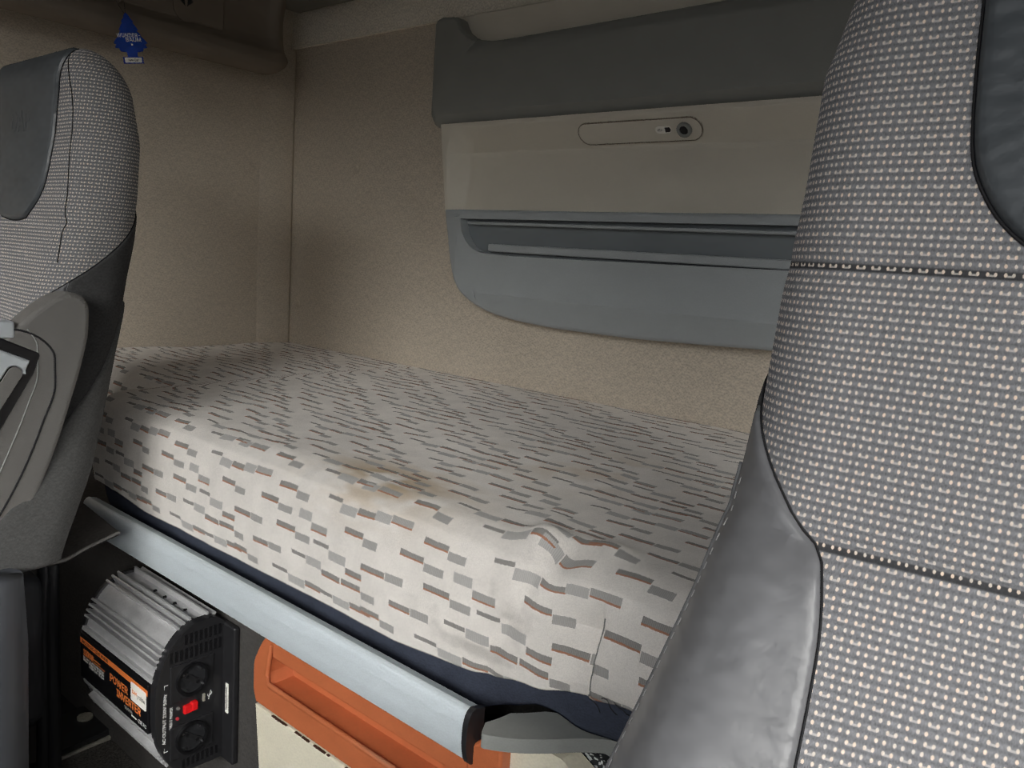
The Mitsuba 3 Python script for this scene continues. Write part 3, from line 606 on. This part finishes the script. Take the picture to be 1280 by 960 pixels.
# ------------------------------------------------------------------ seats
class Seat:
    """Backrest as a loft of rounded cross-sections; pieces are laid on it in (s, z): s the signed arc length from the middle of the front."""
    def __init__(self, cx, dy=0.0):
        self.cx, self.dy = cx, dy
        z0, zt, cap = .475, 1.082, .055
        zs = np.r_[np.linspace(z0, zt - cap, 150), zt - cap + cap * np.sin(np.linspace(0, np.pi / 2, 26))[1:]]
        self.zs = zs
        w = np.interp(zs, [.40, .50, .56, .64, .70, .745, .80, .85, .967, 1.025, 1.09], [.212, .212, .206, .188, .176, .170, .170, .173, .172, .156, .145])
        yb = np.interp(zs, [.40, .50, .576, .68, .76, .85, .907, .977, 1.03, 1.09], [.36, .392, .42, .452, .474, .490, .497, .500, .497, .485])
        th = np.interp(zs, [.40, .60, .75, .90, 1.0, 1.09], [.130, .125, .112, .092, .080, .075])
        k = np.where(zs > zt - cap, np.sqrt(np.clip(1 - ((zs - zt + cap) / cap) ** 2, 0, 1)), 1.0)
        mid = yb - th / 2
        tab = []
        for z, ww, y2, t, kk, m in zip(zs, w, yb, th, k, mid):
            hw, ht = ww - .045 * (1 - kk), max(t / 2 * kk, .0006)
            r = min(.045, ht * .98)
            c = sg.box(-hw + r, -ht + r, hw - r, ht - r).buffer(r, 16) if ht > r else sg.LineString([(-hw + r, 0), (hw - r, 0)]).buffer(ht, 16)
            e = V(sg.polygon.orient(c).exterior.coords)[:-1]
            # start at the front middle, walk towards +x
            L = sg.LinearRing(e); s0 = L.project(sg.Point(0, -ht)); n = 241
            pts = V([L.interpolate((s0 + L.length * f) % L.length).coords[0] for f in np.linspace(-.5, .5, n)])
            s = np.linspace(-.5, .5, n) * L.length
            # bolsters: front swells near the edges below the shoulders, the middle is hollow
            fr = np.clip(-pts[:, 1] / ht, 0, 1)
            hollow = .018 * np.exp(-(pts[:, 0] / .085) ** 2) * np.clip((.80 - z) / .1, 0, 1) - .016 * np.exp(-((np.abs(pts[:, 0]) - .155) / .05) ** 2) * np.clip((.76 - z) / .12, 0, 1)
            # stitched cross-seams sink into the padding
            groove = .0045 * (math.exp(-((z - .868) / .007) ** 2) + math.exp(-((z - .742) / .007) ** 2)) * (np.abs(pts[:, 0]) < .175)
            pts[:, 1] += fr * kk * (hollow + groove)
            tab.append((s, pts[:, 0], pts[:, 1] + m))
        self.tab = tab
    def P(self, s, z):
        s, z = np.asarray(s, float), np.asarray(z, float)
        i = np.clip(np.searchsorted(self.zs, z) - 1, 0, len(self.zs) - 2); f = np.clip((z - self.zs[i]) / (self.zs[i + 1] - self.zs[i]), 0, 1)
        out = np.zeros(s.shape + (3,))
        for j in np.unique(i):
            q = i == j; a, b = self.tab[j], self.tab[j + 1]
            x = np.interp(s[q], a[0], a[1]) * (1 - f[q]) + np.interp(s[q], b[0], b[1]) * f[q]; y = np.interp(s[q], a[0], a[2]) * (1 - f[q]) + np.interp(s[q], b[0], b[2]) * f[q]
            out[q] = np.stack([x + self.cx, y + self.dy, z[q]], -1)
        return out
    def N(self, s, z, e=.004):
        a = self.P(s + e, z) - self.P(s - e, z); b = self.P(s, np.clip(z + e, None, self.zs[-1] - 1e-4)) - self.P(s, z - e)
        n = np.cross(a, b); return n / (np.linalg.norm(n, axis=-1, keepdims=True) + 1e-12)
    def skin(self):
        G = V([np.stack([x + self.cx, y + self.dy, np.full(len(x), z)], 1) for z, (s, x, y) in zip(self.zs, self.tab)])
        U = V([np.stack([s, np.full(len(s), z)], 1) for z, (s, x, y) in zip(self.zs, self.tab)])
        # v by arc length up the middle, so that the weave does not stretch over the top
        return grid_mesh(G.transpose(1, 0, 2)), U.transpose(1, 0, 2).reshape(-1, 2)
    def patch(self, poly, off=.002, roll=.004, cell=.008, dome=0.0):
        """poly in (s, z) laid on the skin, raised by off, edges rolled under."""
        poly = poly.segmentize(.006) if hasattr(poly, 'segmentize') else poly
        import shapely; poly = shapely.segmentize(poly, .004)
        # points: outline plus inner rings plus grid
        x0, z0, x1, z1 = poly.bounds
        inner = poly.buffer(-roll * .5)
        gx, gz = np.meshgrid(np.arange(x0, x1, cell), np.arange(z0, z1, cell)); g = np.stack([gx.ravel(), gz.ravel()], 1)
        deep = poly.buffer(-max(roll, cell * .6))
        import shapely as sh
        g = g[sh.contains_xy(deep, g[:, 0], g[:, 1])]
        rings = [V(poly.exterior.coords)[:-1]]
        for r_ in (.25, .55, 1.0):
            b = poly.buffer(-roll * r_)
            for q in getattr(b, 'geoms', [b]): rings.append(V(sh.segmentize(q, .004).exterior.coords)[:-1])
        pts = np.vstack(rings + [g])
        from scipy.spatial import Delaunay
        tri = Delaunay(pts).simplices; cen = pts[tri].mean(1)
        tri = tri[sh.contains_xy(poly, cen[:, 0], cen[:, 1])]
        d = sh.distance(poly.exterior, sh.points(pts))
        h = off * np.sqrt(np.clip(1 - (1 - np.clip(d / roll, 0, 1)) ** 2, 0, 1)) - .0008 * (d < 1e-6) + dome * (1 - np.exp(-(d / .03) ** 2))
        v = self.P(pts[:, 0], pts[:, 1]) + self.N(pts[:, 0], pts[:, 1]) * h[:, None]
        m = trimesh.Trimesh(v, tri, process=False)
        a = pts[tri]; flip = ((a[:, 1] - a[:, 0])[:, 0] * (a[:, 2] - a[:, 0])[:, 1] - (a[:, 1] - a[:, 0])[:, 1] * (a[:, 2] - a[:, 0])[:, 0]) < 0
        m.faces[flip] = m.faces[flip][:, ::-1]
        return m
    def line(self, pts, off=.001, n=80):
        q = smooth_path(pts, n); return self.P(q[:, 0], q[:, 1]) + self.N(q[:, 0], q[:, 1]) * off
def seat(key, cx, dy, cloth, arm=False, label=''):
    S = Seat(cx, dy)
    m, uv = S.skin(); put(f'{key}__backrest', m, cloth, uv=uv); tag(f'{key}__backrest', 'grey cloth with rows of pale dots')
    B = f'{key}__backrest'
    s_, x_, y_ = S.tab[0]; ring = np.stack([x_ + cx, y_ + dy, np.full(len(x_), S.zs[0] + .002)], 1); n_ = len(ring)
    fan = trimesh.Trimesh(np.vstack([ring, ring.mean(0)]), [[i, n_, (i + 1) % n_] for i in range(n_)], process=False)
    put(f'{B}__bottom_cover', fan, 'black_matte', False)
    half = [(0, .868), (.035, .871), (.058, .880), (.076, .897), (.087, .92), (.092, .96), (.095, 1.0), (.103, 1.03), (.109, 1.055), (.112, 1.070), (.112, 1.079)]
    hp = smooth_path(half, 60)
    poly = sg.Polygon(np.vstack([hp, np.stack([-hp[::-1, 0], hp[::-1, 1]], 1)])).buffer(.0)
    put(f'{B}__headrest_insert', S.patch(poly, .0045, .007, .008, .004), 'leather_head', True); tag(f'{B}__headrest_insert', 'dark grey leather headrest insert')
    ln = [(s, z) for s, z in hp]; full = np.vstack([np.stack([-hp[::-1, 0], hp[::-1, 1]], 1), hp])
    put(f'{B}__headrest_piping', tube(S.P(full[:, 0], full[:, 1] - .0005) + S.N(full[:, 0], full[:, 1]) * .0004, .0008, 6), 'seam_dark', True)
    t = meshkit.text_mesh('DAF', .026, .0018, True); t.apply_scale([.062 / t.extents[0], 1, 1]); t.apply_translation((-t.bounds.mean(0)[0], 0, 0))
    vv, ff = trimesh.remesh.subdivide_to_size(t.vertices, t.faces, .006, max_iter=12)
    so, zo = vv[:, 0], .982 + vv[:, 1]; h = .0078 + vv[:, 2] * .6
    put(f'{B}__headrest_insert__embossed_letters', trimesh.Trimesh(S.P(so, zo) + S.N(so, zo) * h[:, None], ff), 'leather_head', 30)
    for sgn, side in ((-1, 'a'), (1, 'b')):
        o = [(.100, .466), (.101, .60), (.105, .70), (.112, .735), (.128, .752), (.152, .776), (.175, .797), (.200, .820), (.245, .872), (.272, .900), (.30, .90), (.30, .466)]
        sm_ = smooth_path(o[:10], 60); pts = np.vstack([sm_, [(.300, .90), (.303, .466)]])
        poly = sg.Polygon(pts * V([sgn, 1])).buffer(0)
        cut = sg.Polygon(V([(0, .3), (.219, .3), (.219, .48), (.216, .52), (.208, .60), (.192, .68), (.180, .74), (.176, .765), (.176, 1.2), (0, 1.2)]) * V([sgn, 1]))
        put(f'{B}__bolster', S.patch(poly.intersection(cut), .0035, .006, .009), 'leather', True)
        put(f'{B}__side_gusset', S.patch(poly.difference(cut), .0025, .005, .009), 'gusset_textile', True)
        e = sm_ * V([sgn, 1]); put(f'{B}__bolster_piping', tube(S.P(e[:, 0], e[:, 1]) + S.N(e[:, 0], e[:, 1]) * .0006, .0006, 6), 'seam_dark', True)
        # raised seam with thread along the outer front edge of the bolster
        edge = [(.211, .480), (.208, .52), (.200, .60), (.184, .68), (.172, .74), (.168, .765)]
        q = smooth_path(edge, 160)
        put(f'{B}__bolster_seam', tube(S.P(q[:, 0] * sgn + .008 * sgn, q[:, 1]) + S.N(q[:, 0] * sgn, q[:, 1]) * .0034, .0012, 6), 'leather', True)
        st = []
        for i in range(2, 156, 4):
            a, b = q[i], q[i + 2]; st.append(tube([S.P(V([c[0] * sgn - .003 * sgn]), V([c[1]]))[0] + S.N(V([c[0] * sgn]), V([c[1]]))[0] * .0037 for c in (a, (a + b) / 2, b)], .0003, 5))
        put(f'{B}__stitching', cat(*st), 'thread', True); labels[f'{B}__stitching' + ('' if sgn < 0 else '_001')] = {'label': 'pale stitching', 'kind': 'stuff'}
    for sgn in ((-1, 1) if arm else ()):   # seam where the front cloth meets the side gusset of the headrest
        q = V([(.112, 1.070), (.126, 1.045), (.136, 1.0), (.142, .94), (.150, .88), (.158, .82)]) * V([sgn, 1])
        put(f'{B}__headrest_seam', tube(S.line(q, -.0002), .0009, 6), 'seam_dark', True)
    # textile back shell wrapping onto the sides
    for sgn in (-1, 1):
        o = [(.330, .466), (.232, .466), (.222, .495), (.218, .52), (.223, .575), (.242, .645), (.262, .72), (.274, .775), (.31, .78)]
        o = smooth_path(o[1:8], 40); pts = np.vstack([[(.312, .466)], o, [(.312, .775)]])
        put(f'{B}__back_shell', S.patch(sg.Polygon(pts * V([sgn, 1])).buffer(0), .007, .005, .009), 'shell_textile', True)
    # cushion, side valance, base
    y0 = -.16 + dy
    import manifold3d as m3
    put(f'{key}__cushion', rbox(cx - .215, cx + .215, y0, .235 + dy, .40, .50, .035, 3), cloth.replace('cloth_near', 'leather').replace('cloth_far', 'leather'))
    put(f'{key}__cushion_frame', rbox(cx - .20, cx + .20, y0 + .03, .245 + dy, .335, .405, .02, 2), 'black_plastic')
    put(f'{key}__shade_block', rbox(cx - .17, cx + .04, y0 + .30, .415 + dy, .16, .385, .02, 2), 'black_matte')  # added black block standing in for the deep shade under the seat
    put(f'{key}__pedestal', rbox(cx - .17, cx + .17, y0 + .10, .33 + dy, .06, .335, .02, 2), 'black_matte')
    for a in (-.21, .15): put(f'{key}__slide', rbox(cx + a, cx + a + .06, y0 + .02, .42 + dy, .0005, .06, .006), 'black_plastic')
    if arm:
        ax0, ax1 = cx + .182, cx + .214
        out = smooth_path([(.300, .722), (.325, .745), (.350, .768), (.370, .782), (.385, .787), (.398, .783), (.404, .768), (.403, .745), (.396, .710), (.380, .655), (.362, .600), (.335, .535), (.305, .475), (.285, .440)], 70)
        poly = sg.Polygon([tuple(p) for p in out] + [(.24, .44), (.225, .52), (.235, .62)]).buffer(.002)
        # local polygon (y, z) -> extrude along x
        def plate(pg, xa, xb, bev, steps=5):
            ms = []
            mm = bevel_y(affinity.scale(pg, 1, 1), 0, xb - xa, bev, steps)      # (x=y, y=depth, z)
            v = mm.vertices.copy(); mm.vertices = np.stack([xb - v[:, 1], v[:, 0] + dy, v[:, 2]], 1); mm.invert(); return mm
        put(f'{key}__armrest', plate(poly, ax0, ax1, .006), 'plastic_grey', 30); tag(f'{key}__armrest', 'folded-up grey plastic armrest')
        g1 = smooth_path([(.325, .748), (.350, .738), (.366, .715), (.366, .685), (.352, .640), (.330, .585), (.30, .53)], 60)
        put(f'{key}__armrest__groove', tube(np.stack([np.full(60, ax1 + .0002), g1[:, 0] + dy, g1[:, 1]], 1), .0011, 6), 'seam_dark', True)
        g2 = smooth_path([(.338, .748), (.348, .728), (.348, .700), (.336, .660), (.312, .60), (.29, .55)], 60)
        put(f'{key}__armrest__groove', tube(np.stack([np.full(60, ax1 + .0002), g2[:, 0] + dy, g2[:, 1]], 1), .0008, 6), 'plastic_bracket', True)
        hp_ = sg.Polygon([(.304, .738), (.346, .718), (.340, .700), (.306, .640), (.255, .60), (.25, .70)]).buffer(.004)
        put(f'{key}__armrest__handle_well', plate(hp_, ax1 - .004, ax1 + .0012, .001, 2), 'black_gloss', 30)
        hn = sg.Polygon([(.300, .730), (.337, .713), (.330, .697), (.300, .645), (.262, .61), (.262, .70)])
        put(f'{key}__armrest__handle', plate(hn.difference(sg.LineString([(.322, .700), (.288, .645)]).buffer(.009)).buffer(.001).geoms[0] if hn.difference(sg.LineString([(.322, .700), (.288, .645)]).buffer(.009)).buffer(.001).geom_type == 'MultiPolygon' else hn, ax1, ax1 + .008, .003), 'silver_paint', 30)
        put(f'{key}__armrest__handle_grip', cat(plate(sg.LineString([(.322, .700), (.288, .645)]).buffer(.0075), ax1 + .0075, ax1 + .0088, .0004, 2)), 'plastic_grey', 30)
        put(f'{key}__armrest__silver_block', rbox(ax0 + .004, ax1 + .001, .308 + dy, .326 + dy, .738, .757, .003), 'silver_paint')
    tag(key, label, 'seat')
seat('cab_seat', -1.192, 0.0, 'cloth_far', True, 'grey cloth cab seat with leather headrest at the left edge, beside the bunk')
seat('cab_seat_001', 0.006, 0.0, 'cloth_near', False, 'large near grey cloth seat with leather bolster filling the right side')

# side valance under the left seat, gas strut, floor rail
va = smooth_path([(.372, .470), (.374, .452), (.382, .441), (.395, .441), (.43, .452), (.47, .463)], 40)
G = V([[(-1.05, y, z), (-1.20, y + .01, z + .005)] for y, z in va]); m = grid_mesh(G); m2 = m.copy(); m2.apply_translation((0, 0, -.004)); m2.invert(); put('cab_seat__valance', cat(m, m2), 'felt_dark', True)
put('cab_seat__valance_edge', tube(np.stack([np.full(40, -1.05), va[:, 0], va[:, 1]], 1), .0022, 6), 'plastic_grey', True)
put('seat_belt_buckle', cat(tube([(-.955, .285, .20), (-.955, .290, .40), (-.955, .293, .478)], [.034, .032, .026], 20)), 'stalk_plastic', True)
tag('seat_belt_buckle', 'dark rounded plastic stalk at the left edge below the raised armrest', 'buckle')
put('seat_strut', cat(tube([(-1.215, .425, .0), (-1.20, .430, .43)], .008, 10), tube([(-1.225, .445, .0), (-1.205, .440, .38)], .012, 10)), 'black_plastic', True); tag('seat_strut', 'black metal strut in shadow below the left seat back', 'strut')

# raised floor edge with steel bolts, at the foot of the inverter
M = frame((-1.31, .46, .0), (.15, 1, 0), (-1, .15, 0))
pl = box(-.35, .10, -.004, .075, .0005, .012)
F0 = V([-1.292, .468, 0]); dirv = V([-.08, 1.0, 0]); dirv /= np.linalg.norm(dirv); side = V([-dirv[1], dirv[0], 0])
Mr = frame(F0, dirv, side)
b = box(-.45, .104, 0.0, .10, .0005, .020); b.apply_transform(Mr); put('floor_rail__bar', b, 'black_plastic', False); tag('floor_rail', 'black floor rail with two pale bolts below the left seat', 'rail')
for d in (-.055, .085):
    c = (Mr @ V([d, .062, .0195, 1]))[:3]; put('floor_rail__bolt', cyl(c, (0, 0, 1), .0125, .004, 24), 'screw_steel'); 
b = box(-.45, .104, -.006, -.001, .0005, .010); b.apply_transform(Mr); put('floor_rail__edge_strip', b, 'screw_steel', False); tag('floor_rail__edge_strip', 'pale metal edge strip')
gx, gy = np.meshgrid(np.linspace(-1.29, -.45, 120), np.linspace(.0, .5615, 90), indexing='ij')
keep = .006 + .003 * np.exp(-((np.hypot(gx + 1.16, gy - .42) - .10) / .018) ** 2)
mat('mat_rubber', mottled(lin(66, 64, 61), 60, .1, 500, .5), 0.8)
put('floor_mat', grid_mesh(np.stack([np.maximum(gx, -1.285 - .08 * (gy - .455)), gy, keep], -1)), 'mat_rubber', True); tag('floor_mat', 'dark grained rubber floor mat below the power inverter', 'floor mat')
